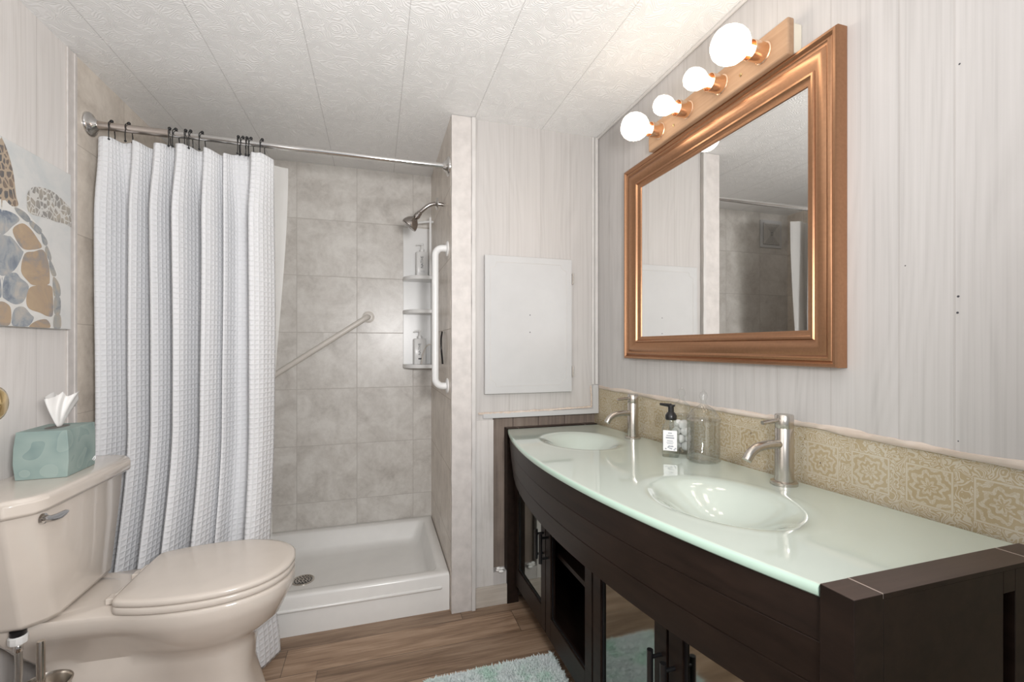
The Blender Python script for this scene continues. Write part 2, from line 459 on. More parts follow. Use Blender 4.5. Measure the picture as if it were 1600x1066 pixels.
def thing(name, label, cat, loc=(0,0,0), group=None):
    o = bpy.data.objects.new(name, None); COL.objects.link(o); o.location = loc
    o.empty_display_size = .05
    return tag(o, label, cat, group)
def tag(o, label, cat, group=None):
    o['label'] = label; o['category'] = cat
    if group: o['group'] = group
    return o
def struct(o, label=None):
    o['kind'] = 'structure'
    if label: o['label'] = label; o['category'] = o.name.split('_')[0].split('.')[0]
    return o
def kids(o): return [c for c in bpy.data.objects if c.parent == o]
def copy_tree(o, parent=None):
    c = o.copy(); COL.objects.link(c)
    if parent is not None: c.parent = parent
    for ch in kids(o): copy_tree(ch, c)
    return c
def crom(pts, n):
    """catmull-rom resample of an open polyline to n points"""
    P = [Vector(p) for p in pts]; P = [P[0]*2-P[1]] + P + [P[-1]*2-P[-2]]
    out = []; m = len(pts)-1
    for k in range(n):
        t = m*k/(n-1); i = min(int(t), m-1); u = t-i
        a, b, c, d = P[i:i+4]
        out.append(.5*((2*b)+(c-a)*u+(2*a-5*b+4*c-d)*u*u+(3*b-a-3*c+d)*u**3))
    return out
def sstep(t): t = max(0, min(1, t)); return t*t*(3-2*t)
def text_mesh(name, body, size, mat, parent, loc, rot, depth=.0003):
    cu = bpy.data.curves.new(name, 'FONT'); cu.body = body; cu.size = size; cu.extrude = depth
    cu.align_x = 'CENTER'; cu.align_y = 'CENTER'
    t = bpy.data.objects.new(name+'_curve', cu); COL.objects.link(t)
    bpy.context.view_layer.update()
    me = bpy.data.meshes.new_from_object(t.evaluated_get(bpy.context.evaluated_depsgraph_get()))
    bpy.data.objects.remove(t)
    R = Matrix.Translation(loc) @ rot.to_4x4()
    me.transform(R); me.materials.clear(); me.materials.append(mat)
    o = bpy.data.objects.new(name, me); COL.objects.link(o); o.parent = parent
    return o

# ================================================================== THE SETTING
struct(MB().box(XL-.1, XR+.1, YN, YB+.1, -.06, 0).build('floor', M['floor']))
struct(MB().box(XL-.1, XR+.1, YN, YB+.1, H, H+.06).build('ceiling', M['ceiling']))
wl = struct(MB().box(XL-.1, XL, YN, 1.93, 0, H).build('wall_left', M['panel_left']))
struct(MB().box(XL-.1, XL, 1.93, YB+.1, 0, H).build('wall_left_tiled', M['tile_left']))
struct(MB().box(XL-.1, XS, YB, YB+.1, 0, H).build('wall_back', M['tile_back']))
wr = struct(MB().box(XR, XR+.1, YN, YB, 0, 1.0).build('wall_right', M['wallpaper']))
up = MB().box(XR-.0035, XR+.1, YN, YB, 1.0, H).build('panelling', M['panel_right'], wr)
for y, z, r_ in ((.566, 1.296, .0022), (.567, 1.265, .0022), (.564, 1.738, .0018), (.655, 1.37, .0014), (.566, 1.020, .0013)):
    MB().lathe([(r_, -.0003), (.0, -.0006)], (XR-.0035, y, z), 'x', 10).build('nail_hole', M['ink'], up)
# jamb that carries the open door
struct(MB().box(-.70, -.648, .03, .116, 0, 2.05).build('trim_12', M['trim'], bevel=.003))

# partition (its lower part is cut back where the vanity slides in)
wp = MB()
wp.box(XS, .518, YP, YB+.1, 0, H); wp.box(.518, XR, YP, YB+.1, .868, H)
wp.box(.518, .60, YP, YB+.1, 0, .15)
wpo = struct(wp.build('wall_partition', [M['panel_part']]))
bb = MB().box(.518, XR, YP+.045, YP+.06, .0, .868)
bb.build('bare_board', M['bare'], wpo)
struct(MB().box(XS-.012, XS, YP+.006, YB, .0, H).build('wall_shower', M['tile_shower']))
# jamb casing of the partition end
def cracked(x0, x1, y0, y1, z0, z1, name, mat, wob=.0015, parent=None, seg=40):
    mb = MB(); r = []
    for k in range(seg+1):
        z = z0+(z1-z0)*k/seg; a = wob*noise.noise(Vector((3, z*9, 1))); b = wob*noise.noise(Vector((9, z*11, 5)))
        r.append([(x0+a, y1, z), (x0+a, y0, z), (x1+b, y0, z), (x1+b, y1, z)])
    mb.loft(r); return mb.build(name, mat, parent, bevel=.002)
struct(cracked(XS-.012, .414, YP-.018, YP, 0, H-.002, 'trim_1', M['jamb']))
struct(cracked(.414, .432, YP-.024, YP, 0, H-.002, 'trim_2', M['trim'], .002))
struct(MB().box(.432, .520, YP-.004, YP, .093, .86).build('trim_3', M['chipped']))
# corner bead where partition meets the right wall
cb = MB()
for dx, w in ((.040, .012), (.022, .016)):
    cb.box(XR-dx, XR-dx+w, YP-.008, YP, 1.012, H-.002)
struct(cb.build('trim_4', M['trim'], bevel=.003))
# cove bead along the ceiling on the right wall
struct(MB().box(XR-.014, XR-.0035, YN, YP, H-.012, H-.0005).build('trim_5', M['trim'], bevel=.004))
# left wall strip between panelling and tile
lt = MB(); lt.box(XL, XL+.006, 1.930, 1.936, 0, H-.001); lt.box(XL, XL+.006, 1.968, 1.982, 0, H-.001); lt.box(XL, XL+.003, 1.936, 1.968, 0, H-.001)
struct(lt.build('trim_6', M['jamb'], bevel=.0015))
struct(MB().box(.434, .600, YP-.010, YP, 0, .092).build('baseboard_partition', M['concrete'], bevel=.002))

def torn(name, path, w, nrm, seed, mat, t=.004, side=None):
    """ragged ribbon along a path lying in a wall plane"""
    mb = MB(); pts = crom(path, 90); r = []
    for k, p in enumerate(pts):
        d = (pts[min(k+1, 89)]-pts[max(k-1, 0)]).normalized(); sd = Vector(nrm).cross(d).normalized()
        a = w*(.75+.7*noise.noise(Vector((k*.16, seed, 0)))+.35*noise.noise(Vector((k*.7, seed, 3)))); b = w*(.7+.6*noise.noise(Vector((k*.2, seed, 9))))
        h = t*(.7+.5*noise.noise(Vector((k*.4, seed, 4))))
        n = Vector(nrm)
        r.append([tuple(p-sd*a), tuple(p-sd*a*.8+n*h), tuple(p+sd*b*.8+n*h*.9), tuple(p+sd*b)])
    mb.loft(r, True, True); return mb.build(name, mat, None, smooth=True, angle=70)
struct(torn('trim_7', [(XR-.003, .2, .997), (XR-.003, .6, .996), (XR-.003, .9, 1.0), (XR-.003, 1.2, .998), (XR-.003, 1.6, 1.0), (XR-.003, 2.0, 1.0)], .011, (-1,0,0), 2, M['torn'], .006))
# ragged trim on the partition around the cut-out
struct(MB().box(.470, 1.06, YP-.007, YP, .868, .892).build('trim_8', M['white'], bevel=.002))
struct(MB().box(1.030, 1.06, YP-.007, YP, .890, 1.010).build('trim_9', M['white'], bevel=.002))
struct(torn('trim_10', [(.448, YP-.003, .893), (.60, YP-.003, .893), (.8, YP-.003, .897), (1.018, YP-.003, .902)], .006, (0,-1,0), 5, M['torn'], .006))
struct(torn('trim_11', [(1.022, YP-.003, .900), (1.022, YP-.003, .95), (1.018, YP-.003, 1.008)], .005, (0,-1,0), 8, M['torn'], .006))

# door standing open at the left, only its knob reaches the frame
dr = struct(MB().box(-.646, -.608, .12, .905, .01, 2.03).build('door_1', M['panel_left'], bevel=.002))
kn = MB(); kn.lathe([(.030, 0), (.032, .004), (.026, .008), (.012, .012), (.011, .035), (.020, .042), (.0265, .056), (.026, .068), (.018, .073), (.0, .0755)], (-.608, .855, 1.115), 'x', 28)
kno = kn.build('door_knob', M['brass'], dr, smooth=True, angle=180)

# ================================================================== SHOWER
pan = thing('shower_pan', 'low white acrylic shower pan with raised front threshold', 'shower pan', ((XL+XS)/2, 2.4, 0))
px0, px1, py0, py1 = XL+.003, XS-.014, 2.032, YB-.003
def rrect(x0, x1, y0, y1, z, r=.03, k=6):
    out = []
    for cx, cy, a0 in ((x1-r, y1-r, 0), (x0+r, y1-r, PI/2), (x0+r, y0+r, PI), (x1-r, y0+r, 1.5*PI)):
        for i in range(k+1):
            a = a0+PI/2*i/k; out.append((cx+r*math.cos(a), cy+r*math.sin(a), z))
    return out
rg = [rrect(px0, px1, py0, py1, 0, .004), rrect(px0, px1, py0, py1, .155, .004), rrect(px0+.003, px1-.002, py0+.004, py1, .164, .004),
      rrect(px0+.010, px1-.004, py0+.012, py1-.004, .167, .006), rrect(px0+.055, px1-.045, py0+.048, py1-.05, .166, .03), rrect(px0+.062, px1-.053, py0+.056, py1-.058, .160, .035),
      rrect(px0+.075, px1-.075, py0+.072, py1-.075, .085, .05), rrect(px0+.095, px1-.095, py0+.09, py1-.095, .062, .055), rrect(px0+.14, px1-.14, py0+.13, py1-.13, .056, .06), rrect(-.40, -.30, 2.36, 2.46, .050, .045)]
MB().loft(rg).build('basin', M['acrylic'], pan, smooth=True, angle=60)
MB().tube([(px0+.02, py0, .106), (px1-.045, py0, .106), (px1-.038, py0+.003, .106)], .0075, 12).build('front_ridge', M['acrylic'], pan, smooth=True)
dn = MB(); dn.lathe([(.052, .050), (.052, .0535), (.047, .0545), (.044, .0525), (.0, .0525)], (-.345, 2.40, 0), 'z', 32)
drn = dn.build('drain', M['nickel'], pan, smooth=True)
dh = MB()
for r_, nn in ((.012, 6), (.026, 12), (.038, 18)):
    for i in range(nn):
        a = 2*PI*i/nn; dh.lathe([(.0042, .0526), (.0042, .0531)], (-.345+r_*math.cos(a), 2.40+r_*math.sin(a), 0), 'z', 8)
dh.build('holes', M['black'], drn)

# rod
rod = thing('shower_curtain_rod', 'silver tension rod with round wall flanges above the shower opening', 'curtain rod', (XL, 2.06, 2.034))
rm = MB(); rm.tube([(XL+.012, 2.06, 2.034), (-.775, 2.06, 2.034)], .0150, 20); rm.build('outer_tube', M['rod_outer'], rod, smooth=True)
rm = MB(); rm.tube([(-.775, 2.06, 2.034), (XS-.02, 2.06, 2.034)], .0125, 20); rm.build('inner_tube', M['chrome'], rod, smooth=True)
fl = [(.044, 0), (.044, .005), (.040, .010), (.030, .013), (.024, .020), (.019, .026), (.0165, .030)]
MB().lathe(fl, (XL, 2.06, 2.034), 'x', 32).build('flange', M['chrome'], rod, smooth=True)
MB().lathe([(r, -h) for r, h in fl], (XS-.012, 2.06, 2.034), 'x', 32).build('flange', M['chrome'], rod, smooth=True)

# curtain
CX0 = -1.014
def cx(px): return CX0+(px-147)*.00216
ctrl = [(150, .03), (154, .0), (160, -.052), (170, -.040), (184, .036), (195, .046), (203, .03), (208, -.058), (216, -.045), (227, .036), (234, .030), (240, -.062), (249, -.05), (261, .036), (268, .032), (274, -.070), (285, -.055), (299, .040), (311, .040), (317, -.068), (328, -.05), (342, .034), (346, -.030), (357, .034), (369, .046), (383, .046), (391, -.040), (396, -.074), (410, -.052), (421, -.010), (427, .018)]
cpts = [(cx(p), d, 0) for p, d in ctrl]
base = crom(cpts, 240)
arc = [0.0]
for k in range(1, 240): arc.append(arc[-1]+(base[k]-base[k-1]).length)
hooks_x = [-.96, -.906, -.774, -.753, -.72, -.703, -.664, -.537, -.52, -.506, -.491, -.45]
cmb = MB(); NZ = 120; ZT = 1.990; cmb.uv = []
for j in range(NZ+1):
    z = ZT*(1-j/NZ)+.012*(j/NZ)
    lean = .155*sstep((.92-z)/.92)
    top = sstep((ZT-z)/.30)
    for k in range(240):
        p = base[k]; d = p.y*(.45+.55*top)
        wv = .010*noise.noise(Vector((p.x*9, z*1.3, 2)))+.008*noise.noise(Vector((p.x*22, z*.8, 7)))
        near = min(abs(p.x-h) for h in hooks_x)
        dip = min(.016, near*.28)*(1-sstep((ZT-z)/.18))
        xs = p.x+.010*noise.noise(Vector((p.x*6, z*1.1, 11)))*top + .050*sstep((.42-z)/.42)*(k/239)**3
        tw = .02*sstep((.9-z)/.9)*(1 if k < 200 else 1)
        cmb.v.append((xs, 2.06+d*(1+.2*sstep((1.0-z)))+wv*top-lean, z-dip))
        cmb.uv.append((arc[k], z))
for j in range(NZ):
    for k in range(239):
        a = j*240+k; cmb.f.append((a, a+1, a+241, a+240)); cmb.mi.append(0)
cur = cmb.build('shower_curtain', M['waffle'], None, smooth=True, angle=180, fix=False)
so = cur.modifiers.new('thickness', 'SOLIDIFY'); so.thickness = .002
tag(cur, 'white waffle-weave shower curtain bunched to the left on black hooks', 'shower curtain')
# liner
lmb = MB(); 
for j in range(41):
    z = 1.985+( .19-1.985)*j/40
    for k in range(61):
        t = k/60; x = -1.005+(.634-.064*sstep((1.985-z)/1.3))*t
        lmb.v.append((x, 2.155+.010*math.sin(t*31+z)+.006*noise.noise(Vector((t*9, z*2, 0)))+.02*sstep((1.0-z)), z))
for j in range(40):
    for k in range(60):
        a = j*61+k; lmb.f.append((a, a+1, a+62, a+61)); lmb.mi.append(0)
ln = lmb.build('shower_liner', M['liner'], None, smooth=True, angle=180, fix=False)
tag(ln, 'translucent pale liner hanging just inside the white waffle curtain', 'shower liner')
# hooks
def hook_mesh(rr):
    mb = MB(); pts = []
    for k in range(15):
        a = -.5+(PI+1.0)*k/14
        pts.append((0, -rr*math.cos(a) if True else 0, rr*math.sin(a)))
    front = [(0, -rr*.9, -.052), (0.002, -rr*1.12, -.03)] + pts + [(0, rr*1.05, -.028), (0.002, rr*.8, -.044)]
    mb.tube(front, .0017, 8)
    mb.sphere((0, -rr*.9, -.054), .0042, 10, 8); mb.sphere((.002, rr*.8, -.046), .0042, 10, 8)
    mb.sphere((0, 0, rr+.002), .0062, 12, 8)
    return mb
ordn = ['first', 'second', 'third', 'fourth', 'fifth', 'sixth', 'seventh', 'eighth', 'ninth', 'tenth', 'eleventh', 'twelfth']
h0 = None
for i, x in enumerate(hooks_x):
    if h0 is None:
        h0 = hook_mesh(.0185).build('curtain_hook', M['black'], None, smooth=True, local=True); o = h0
    else:
        o = h0.copy(); COL.objects.link(o)
    o.location = (x, 2.06, 2.034); o.rotation_euler = (0, 0, random.uniform(-.35, .45))
    tag(o, 'black curtain hook, %s along the rod from the flange beside the turtle picture' % ordn[i], 'curtain hook', 'black curtain hooks on the rod')

# shower head
sh = thing('showerhead', 'chrome shower head on a bent arm from the shower side wall', 'shower head', (XS-.012, 2.25, 1.905))
ax, ay, az = XS-.012, 2.25, 1.915
arm = [(ax, ay, az), (ax-.02, ay, az+.002), (ax-.05, ay+.005, az+.001), (ax-.075, ay+.010, az-.009), (ax-.098, ay+.015, az-.028), (ax-.115, ay+.018, az-.045)]
MB().tube([tuple(p) for p in crom(arm, 20)], .0095, 14).build('arm', M['steel_dark'], sh, smooth=True)
MB().lathe([(.030, -.028), (.030, -.031), (.024, -.036), (.012, -.040)], (ax, ay, az+.002), 'x', 28).build('flange', M['chrome'], sh, smooth=True)
hd = MB(); prof = [(.010, -.004), (.013, 0), (.013, .012), (.0155, .014), (.0155, .030), (.012, .033), (.018, .040), (.030, .052), (.038, .068), (.0405, .080), (.0405, .086), (.037, .089)]
hd.lathe(prof, (0,0,0), 'z', 32)
hd.lathe([(.037, .0885), (.0, .0895)], (0,0,0), 'z', 32, 1)
dirv = Vector((-.62, .12, -.78)).normalized(); R = Vector((0,0,1)).rotation_difference(dirv).to_matrix()
hp = Vector(arm[-1])
hd.map(lambda x, y, z: tuple(R @ Vector((x, y, z)) + hp))
hd.build('head', [M['steel_dark'], M['black']], sh, smooth=True)

# vertical grab bar
gb = thing('grab_bar', 'white vertical grab bar on the shower side wall', 'grab bar', (XS-.012, 2.11, 1.0))
gx = XS-.012; y_ = 2.11; r_ = .045
gpts = [(gx, y_, 1.665), (gx-.02, y_, 1.665)]
for k in range(9):
    a = PI/2*k/8; gpts.append((gx-.022-.036*math.sin(a), y_, 1.629+.036*math.cos(a)))
for k in range(9):
    a = PI/2*k/8; gpts.append((gx-.022-.036*math.cos(a), y_, 1.051-.036*math.sin(a)))
gpts += [(gx, y_, 1.015)]
MB().tube(gpts, .0165, 18).build('bar', M['plastic_white'], gb, smooth=True, angle=70)
for z in (1.665, 1.015):
    MB().lathe([(.036, 0), (.036, -.004), (.030, -.007), (.018, -.008)], (gx, y_, z), 'x', 28).build('flange', M['plastic_white'], gb, smooth=True)
# diagonal grab bar
db = thing('grab_bar', 'beige diagonal grab bar on the tiled back wall of the shower', 'grab bar', (-.3, YB, 1.2))
p0 = Vector((-.60, YB-.05, 1.000)); p1 = Vector((-.045, YB-.05, 1.375)); dd = (p1-p0).normalized()
MB().tube([p0+Vector((0,.05,0)), p0+Vector((0,.02,0))+dd*.003, p0+dd*.012+Vector((0,.003,0)), p0+dd*.04, p1-dd*.04, p1-dd*.012+Vector((0,.003,0)), p1+Vector((0,.02,0))-dd*.003, p1+Vector((0,.05,0))], .0155, 16).build('bar', M['plastic_almond'], db, smooth=True, angle=70)
for p in (p0, p1):
    MB().lathe([(.034, 0), (.034, -.004), (.028, -.007), (.016, -.008)], (p.x, YB, p.z), 'y', 28).build('flange', M['plastic_almond'], db, smooth=True)

# corner caddy
cd = thing('shower_caddy', 'white corner shower caddy with three shelves', 'shower caddy', (XS-.012, YB, 1.07))
KX = XS-.012
cm = MB(); cm.box(.155, KX, YB-.006, YB, 1.07, 1.92); cm.box(KX-.006, KX, 2.60, YB, 1.07, 1.72)
cm.build('back_panel', M['plastic_white'], cd, bevel=.002)
def shelf(z, d, t=.022):
    mb = MB(); out = [(KX-.006, YB-.006)]
    n = 14
    for k in range(n+1):
        a = PI/2*k/n
        out.append((KX-.006-(.165)*math.cos(a)**.75, YB-.006-d*math.sin(a)**.75))
    mb.loft([[(x, y, z) for x, y in out], [(x, y, z+t) for x, y in out]])
    return mb
for z in (1.592, 1.395, 1.075):
    shelf(z, .15 if z > 1.2 else .165).build('shelf', M['plastic_white'], cd, bevel=.003)
po = MB(); po.box(KX-.030, KX-.018, YB-.165, YB-.153, 1.61, 1.948)
po.build('post', M['plastic_white'], cd, bevel=.002)
rl = MB(); rl.tube([(KX-.16, YB-.008, 1.925), (KX-.12, YB-.09, 1.925), (KX-.024, YB-.158, 1.925), (KX-.008, YB-.15, 1.925)], .0065, 10)
rl.build('top_rail', M['plastic_white'], cd, smooth=True)

# pump bottles
def pump_bottle(loc, label, dark):
    t = thing('pump_bottle', label, 'pump bottle', loc, 'white pump bottles on the shower caddy')
    MB().loft([rrect(-.034, .034, -.020, .020, z, .008, 4) for z in (0,)] + [rrect(-.036, .036, -.022, .022, z, .009, 4) for z in (.003, .148)] + [rrect(-.032, .032, -.018, .018, .152, .008, 4)]).build('body', M['plastic_white'], t, smooth=True, local=True, angle=50)
    p = MB(); p.lathe([(.013, .152), (.013, .168), (.006, .170), (.005, .190), (.009, .192), (.009, .202), (.004, .204)], (0,0,0), 'z', 20)
    p.tube([(0, 0, .197), (-.024, 0, .196), (-.034, 0, .190)], [.006, .005, .004], 10)
    p.build('pump', M['plastic_white'], t, smooth=True, local=True)
    R = Matrix.Rotation(PI/2, 3, 'X') @ Matrix.Rotation(PI/2, 3, 'Z')
    text_mesh('lettering', 'NATIVE', .021, M['ink'], t, (-.004, -.0222, .088), R)
    if dark: MB().box(-.012, .012, -.0226, -.0218, .028, .036).build('mark', M['ink'], t, local=True)
    else: MB().box(-.014, .012, -.0226, -.0218, .030, .031).box(-.014, .012, -.0226, -.0218, .036, .037).build('mark', M['ink_grey'], t, local=True)
    return t
b1 = pump_bottle((.262, YB-.055, 1.6142), 'white square pump bottle on the highest caddy shelf under the shower head', False); b1.rotation_euler = (0,0,.10)
b2 = pump_bottle((.248, YB-.060, 1.0972), 'white square pump bottle with a small black mark on the bottom caddy shelf', True); b2.rotation_euler = (0,0,.06)
# dark strip and pale wire behind the grab bar
ds = MB(); ds.tube([tuple(p) for p in crom([(KX-.008, 2.24, 1.275), (KX-.016, 2.215, 1.235), (KX-.016, 2.205, 1.185), (KX-.008, 2.22, 1.115)], 20)], .0045, 10)
tag(ds.build('hanging_strip', M['black'], None, smooth=True), 'thin curved black strip on the shower wall behind the white vertical grab bar', 'black strip')
pw = MB(); pw.tube([tuple(p) for p in crom([(KX-.075, 2.60, 1.0995), (KX-.066, 2.60, 1.16), (KX-.045, 2.60, 1.205), (KX-.020, 2.60, 1.215)], 20)], .0035, 8)
tag(pw.build('wire_loop', M['plastic_almond'], None, smooth=True), 'pale curved wire standing on the bottom caddy shelf', 'wire')

# exhaust vent (seen in the mirror)
vt = thing('exhaust_vent', 'square exhaust vent grille high on the shower back wall, seen in the mirror', 'vent', (-.855, YB, 2.08))
vx, vz = -.855, 2.083
MB().box(vx-.105, vx+.105, YB-.010, YB, vz-.108, vz+.108).build('frame', M['white'], vt, bevel=.003)
MB().box(vx-.080, vx+.080, YB-.013, YB-.0098, vz-.083, vz+.083).build('recess', M['vent_dark'], vt)
g = MB()
for k in range(8):
    a = .080-.0095*k; w = .0058
    if a < .012: break
    for sx in (-1, 1):
        g.box(vx+sx*a, vx+sx*(a-w), YB-.018, YB-.012, vz-a, vz+a); g.box(vx-a+w, vx+a-w, YB-.018, YB-.012, vz+sx*a, vz+sx*(a-w))
g.box(vx-.012, vx+.012, YB-.018, YB-.012, vz-.012, vz+.012)
g.build('grille', M['vent'], vt)

# ================================================================== TOILET
TY = 1.645
toi = thing('toilet', 'almond two-piece toilet with closed lid in front of the shower curtain', 'toilet', (-.6, TY, 0))
def outline(half, z, n=25, yc=TY):
    """half: list of (x, half-width) from front tip to rear centre -> closed ring"""
    pts = crom([(x, w, 0) for x, w in half], n)
    near = [(p.x, yc-max(p.y, 0), z) for p in pts]; far = [(p.x, yc+max(p.y, 0), z) for p in pts]
    return near + far[-2:0:-1]
def lerp_out(A, B, t): return [((1-t)*a[0]+t*b[0], (1-t)*a[1]+t*b[1]) for a, b in zip(A, B)]
rim = [(-.262,0),(-.270,.060),(-.300,.115),(-.355,.158),(-.43,.185),(-.52,.192),(-.60,.178),(-.68,.156),(-.77,.142),(-.88,.138),(-.965,.132),(-.97,0)]
mid = [(-.300,0),(-.306,.050),(-.332,.096),(-.382,.135),(-.45,.156),(-.53,.160),(-.60,.142),(-.68,.108),(-.77,.088),(-.87,.082),(-.945,.078),(-.95,0)]
low = [(-.372,0),(-.376,.040),(-.394,.072),(-.43,.096),(-.48,.106),(-.55,.100),(-.62,.080),(-.69,.064),(-.77,.058),(-.85,.056),(-.905,.05),(-.91,0)]
trap = [(-.380,0),(-.383,.040),(-.398,.070),(-.43,.092),(-.48,.100),(-.55,.092),(-.62,.078),(-.69,.082),(-.77,.090),(-.84,.084),(-.885,.066),(-.89,0)]
ped = [(-.385,0),(-.387,.040),(-.400,.068),(-.43,.088),(-.48,.094),(-.55,.084),(-.62,.070),(-.69,.076),(-.77,.084),(-.84,.080),(-.885,.064),(-.89,0)]
foot= [(-.335,0),(-.337,.050),(-.350,.086),(-.39,.112),(-.45,.118),(-.53,.114),(-.60,.108),(-.69,.106),(-.77,.106),(-.85,.104),(-.90,.095),(-.905,0)]
def scl(o_, k): return [(-.6+(x+.6)*k, w*k) for x, w in o_]
rings = [outline(foot, 0), outline(foot, .018), outline(lerp_out(foot, ped, .35), .035), outline(lerp_out(foot, ped, .75), .12), outline(ped, .18), outline(trap, .225), outline(lerp_out(trap, low, .5), .262), outline(low, .290), outline(lerp_out(low, mid, .45), .315), outline(mid, .345),
         outline(lerp_out(mid, rim, .50), .385), outline(lerp_out(mid, rim, .80), .405), outline(lerp_out(mid, rim, .97), .424), outline(rim, .446), outline(scl(rim, .994), .455), outline(scl(rim, .975), .459), outline(scl(rim, .5), .459)]
bowl = MB(); bowl.loft(rings)
bowl.build('bowl', M['porcelain'], toi, smooth=True, angle=55)
tk = [(-.262,0),(-.272,.062),(-.302,.114),(-.352,.156),(-.43,.184),(-.52,.190),(-.60,.182),(-.655,.168),(-.690,.155),(-.700,.135),(-.702,.07),(-.702,0)]
seat = MB().loft([outline(scl(tk,.985), .4615), outline(tk, .465), outline(tk, .478), outline(scl(tk,.985), .4815)])
seat.build('seat', M['seat'], toi, smooth=True, angle=60)
lidm = MB().loft([outline(scl(tk,.988), .4835), outline(scl(tk,1.004), .487), outline(scl(tk,1.004), .496), outline(scl(tk,.985), .5005), outline(scl(tk,.93), .5025), outline(scl(tk,.6), .5045), outline(scl(tk,.2), .505)])
lidm.build('lid', M['seat'], toi, smooth=True, angle=60)
for sg in (-1, 1):
    hg = MB(); hg.box(-.742, -.700, TY+sg*.072-.016, TY+sg*.072+.016, .460, .478); hg.tube([(-.712, TY+sg*.072-.018, .484), (-.712, TY+sg*.072+.018, .484)], .008, 12)
    hg.build('hinge', M['seat'], toi, bevel=.003)
# tank
def chrect(x0, x1, y0, y1, c, z):
    """rectangle with its two front (x1) corners chamfered"""
    return [(x0, y0, z), (x1-c, y0, z), (x1-c*.25, y0+c*.62, z), (x1, y0+c*1.15, z), (x1, y1-c*1.15, z), (x1-c*.25, y1-c*.62, z), (x1-c, y1, z), (x0, y1, z)]
tb = MB().loft([chrect(-1.005, -.835, TY-.165, TY+.165, .045, .462), chrect(-1.010, -.826, TY-.180, TY+.180, .05, .474), chrect(-1.015, -.824, TY-.235, TY+.235, .05, .72), chrect(-1.015, -.824, TY-.243, TY+.243, .05, .777)])
tank = tb.build('tank', M['porcelain'], toi, bevel=.007, seg=3)
lb = MB().loft([chrect(-1.020, -.812, TY-.258, TY+.258, .055, .777), chrect(-1.022, -.806, TY-.262, TY+.262, .055, .785), chrect(-1.022, -.806, TY-.262, TY+.262, .055, .812), chrect(-1.018, -.812, TY-.256, TY+.256, .055, .822), chrect(-1.005, -.826, TY-.244, TY+.244, .05, .825)])
lb.build('tank_lid', M['porcelain'], toi, bevel=.004, seg=3)
lv = MB(); lv.lathe([(.013, 0), (.013, .006), (.008, .008), (.007, .014)], (-.824, 1.452, .757), 'x', 18)
lv.loft([[(-.812+.004*math.cos(a)*w*0+ .004*math.sin(a), 1.447+t*.082, .757-.010*math.sin(t*2.2)+w*math.cos(a)) for a in [2*PI*i/12 for i in range(12)]] for t, w in ((-.1,.004),(0,.008),(.2,.0075),(.45,.0085),(.7,.0095),(.9,.0075),(1.0,.003))])
lv.build('flush_lever', M['chrome'], toi, smooth=True)
# water supply
sp_ = thing('supply_hose', 'braided steel water supply hose hanging under the toilet tank', 'hose', (-.90, 1.48, .13))
nx_, ny_ = -.893, 1.487
MB().lathe([(.014, .446), (.0165, .450), (.0165, .4615)], (nx_, ny_, 0), 'z', 18).build('gasket', M['black'], sp_, smooth=True)
MB().lathe([(.011, .424), (.018, .428), (.0195, .432), (.0195, .446), (.015, .449)], (nx_, ny_, 0), 'z', 10).build('nut', M['plastic_white'], sp_, smooth=True, angle=30)
MB().lathe([(.007, .404), (.0095, .407), (.0095, .420), (.007, .424)], (nx_, ny_, 0), 'z', 14).build('ferrule', M['chrome'], sp_, smooth=True)
MB().tube([tuple(p) for p in crom([(nx_, ny_, .412), (nx_+.002, ny_-.002, .34), (nx_-.004, ny_-.012, .25), (nx_-.03, ny_-.03, .16), (nx_-.09, ny_-.03, .125), (XL, ny_-.03, .12)], 30)], .0075, 12).build('hose', M['hose'], sp_, smooth=True)
# toilet brush
tbx = thing('toilet_brush', 'steel toilet brush standing in its round holder beside the toilet', 'toilet brush', (-.795, 1.405, 0))
hx, hy = -.795, 1.405
MB().lathe([(.050, 0), (.052, .004), (.051, .345), (.054, .351), (.055, .356), (.052, .358), (.048, .350), (.048, .03), (.0, .03)], (hx, hy, 0), 'z', 36).build('holder', M['nickel'], tbx, smooth=True)
MB().lathe([(.0, .031), (.03, .035), (.034, .06), (.034, .12), (.012, .135), (.0, .136)], (hx+.008, hy+.006, 0), 'z', 20).build('bristles', M['plastic_white'], tbx, smooth=True)
MB().lathe([(.0085, .12), (.0085, .462), (.0075, .466), (.0, .467)], (hx-.006, hy+.002, 0), 'z', 20).build('handle', M['nickel'], tbx, smooth=True)

# tissue box
tbo = thing('tissue_box', 'teal leaf-print tissue box with a white tissue pulled up on the toilet tank', 'tissue box', (-.912, 1.672, .8255))
def tring(z, b=0.0): 
    hx_, hy_ = .057, .076
    return [(-hx_-b, -hy_-b*.6, z), (hx_+b, -hy_-b*.6, z), (hx_+b*.4, hy_, z), (-hx_, hy_, z)]
tbm = MB().loft([tring(0), tring(.045, .004), tring(.09, .003), tring(.132, -.001), tring(.135, -.002)])
box_o = tbm.build('carton', M['tissue_box'], tbo, local=True, bevel=.0015)
sl = MB(); sl.lathe([(.03, .1352), (.0, .1356)], (0,0,0), 'z', 24); sl.map(lambda x, y, z: (x*.75, y*1.5, z)); sl.build('slot', M['vent_dark'], tbo, local=True)
ts = MB(); nr = 40; rg = []
for j in range(13):
    t = j/12; ring = []
    for i in range(nr):
        a = 2*PI*i/nr; w = .009+.040*t**.8
        fold = 1+.55*math.sin(a*3+t*1.2)*t+.25*math.sin(a*7+2)*t
        ring.append((w*.38*math.cos(a)*fold-.004*t, .010+w*math.sin(a)*fold*1.05+.042*t*t,   .134+.096*t*(1-.42*max(0, math.sin(a*1.0-.3))*t)+.008*math.sin(a*5+1)*t))
    rg.append(ring)
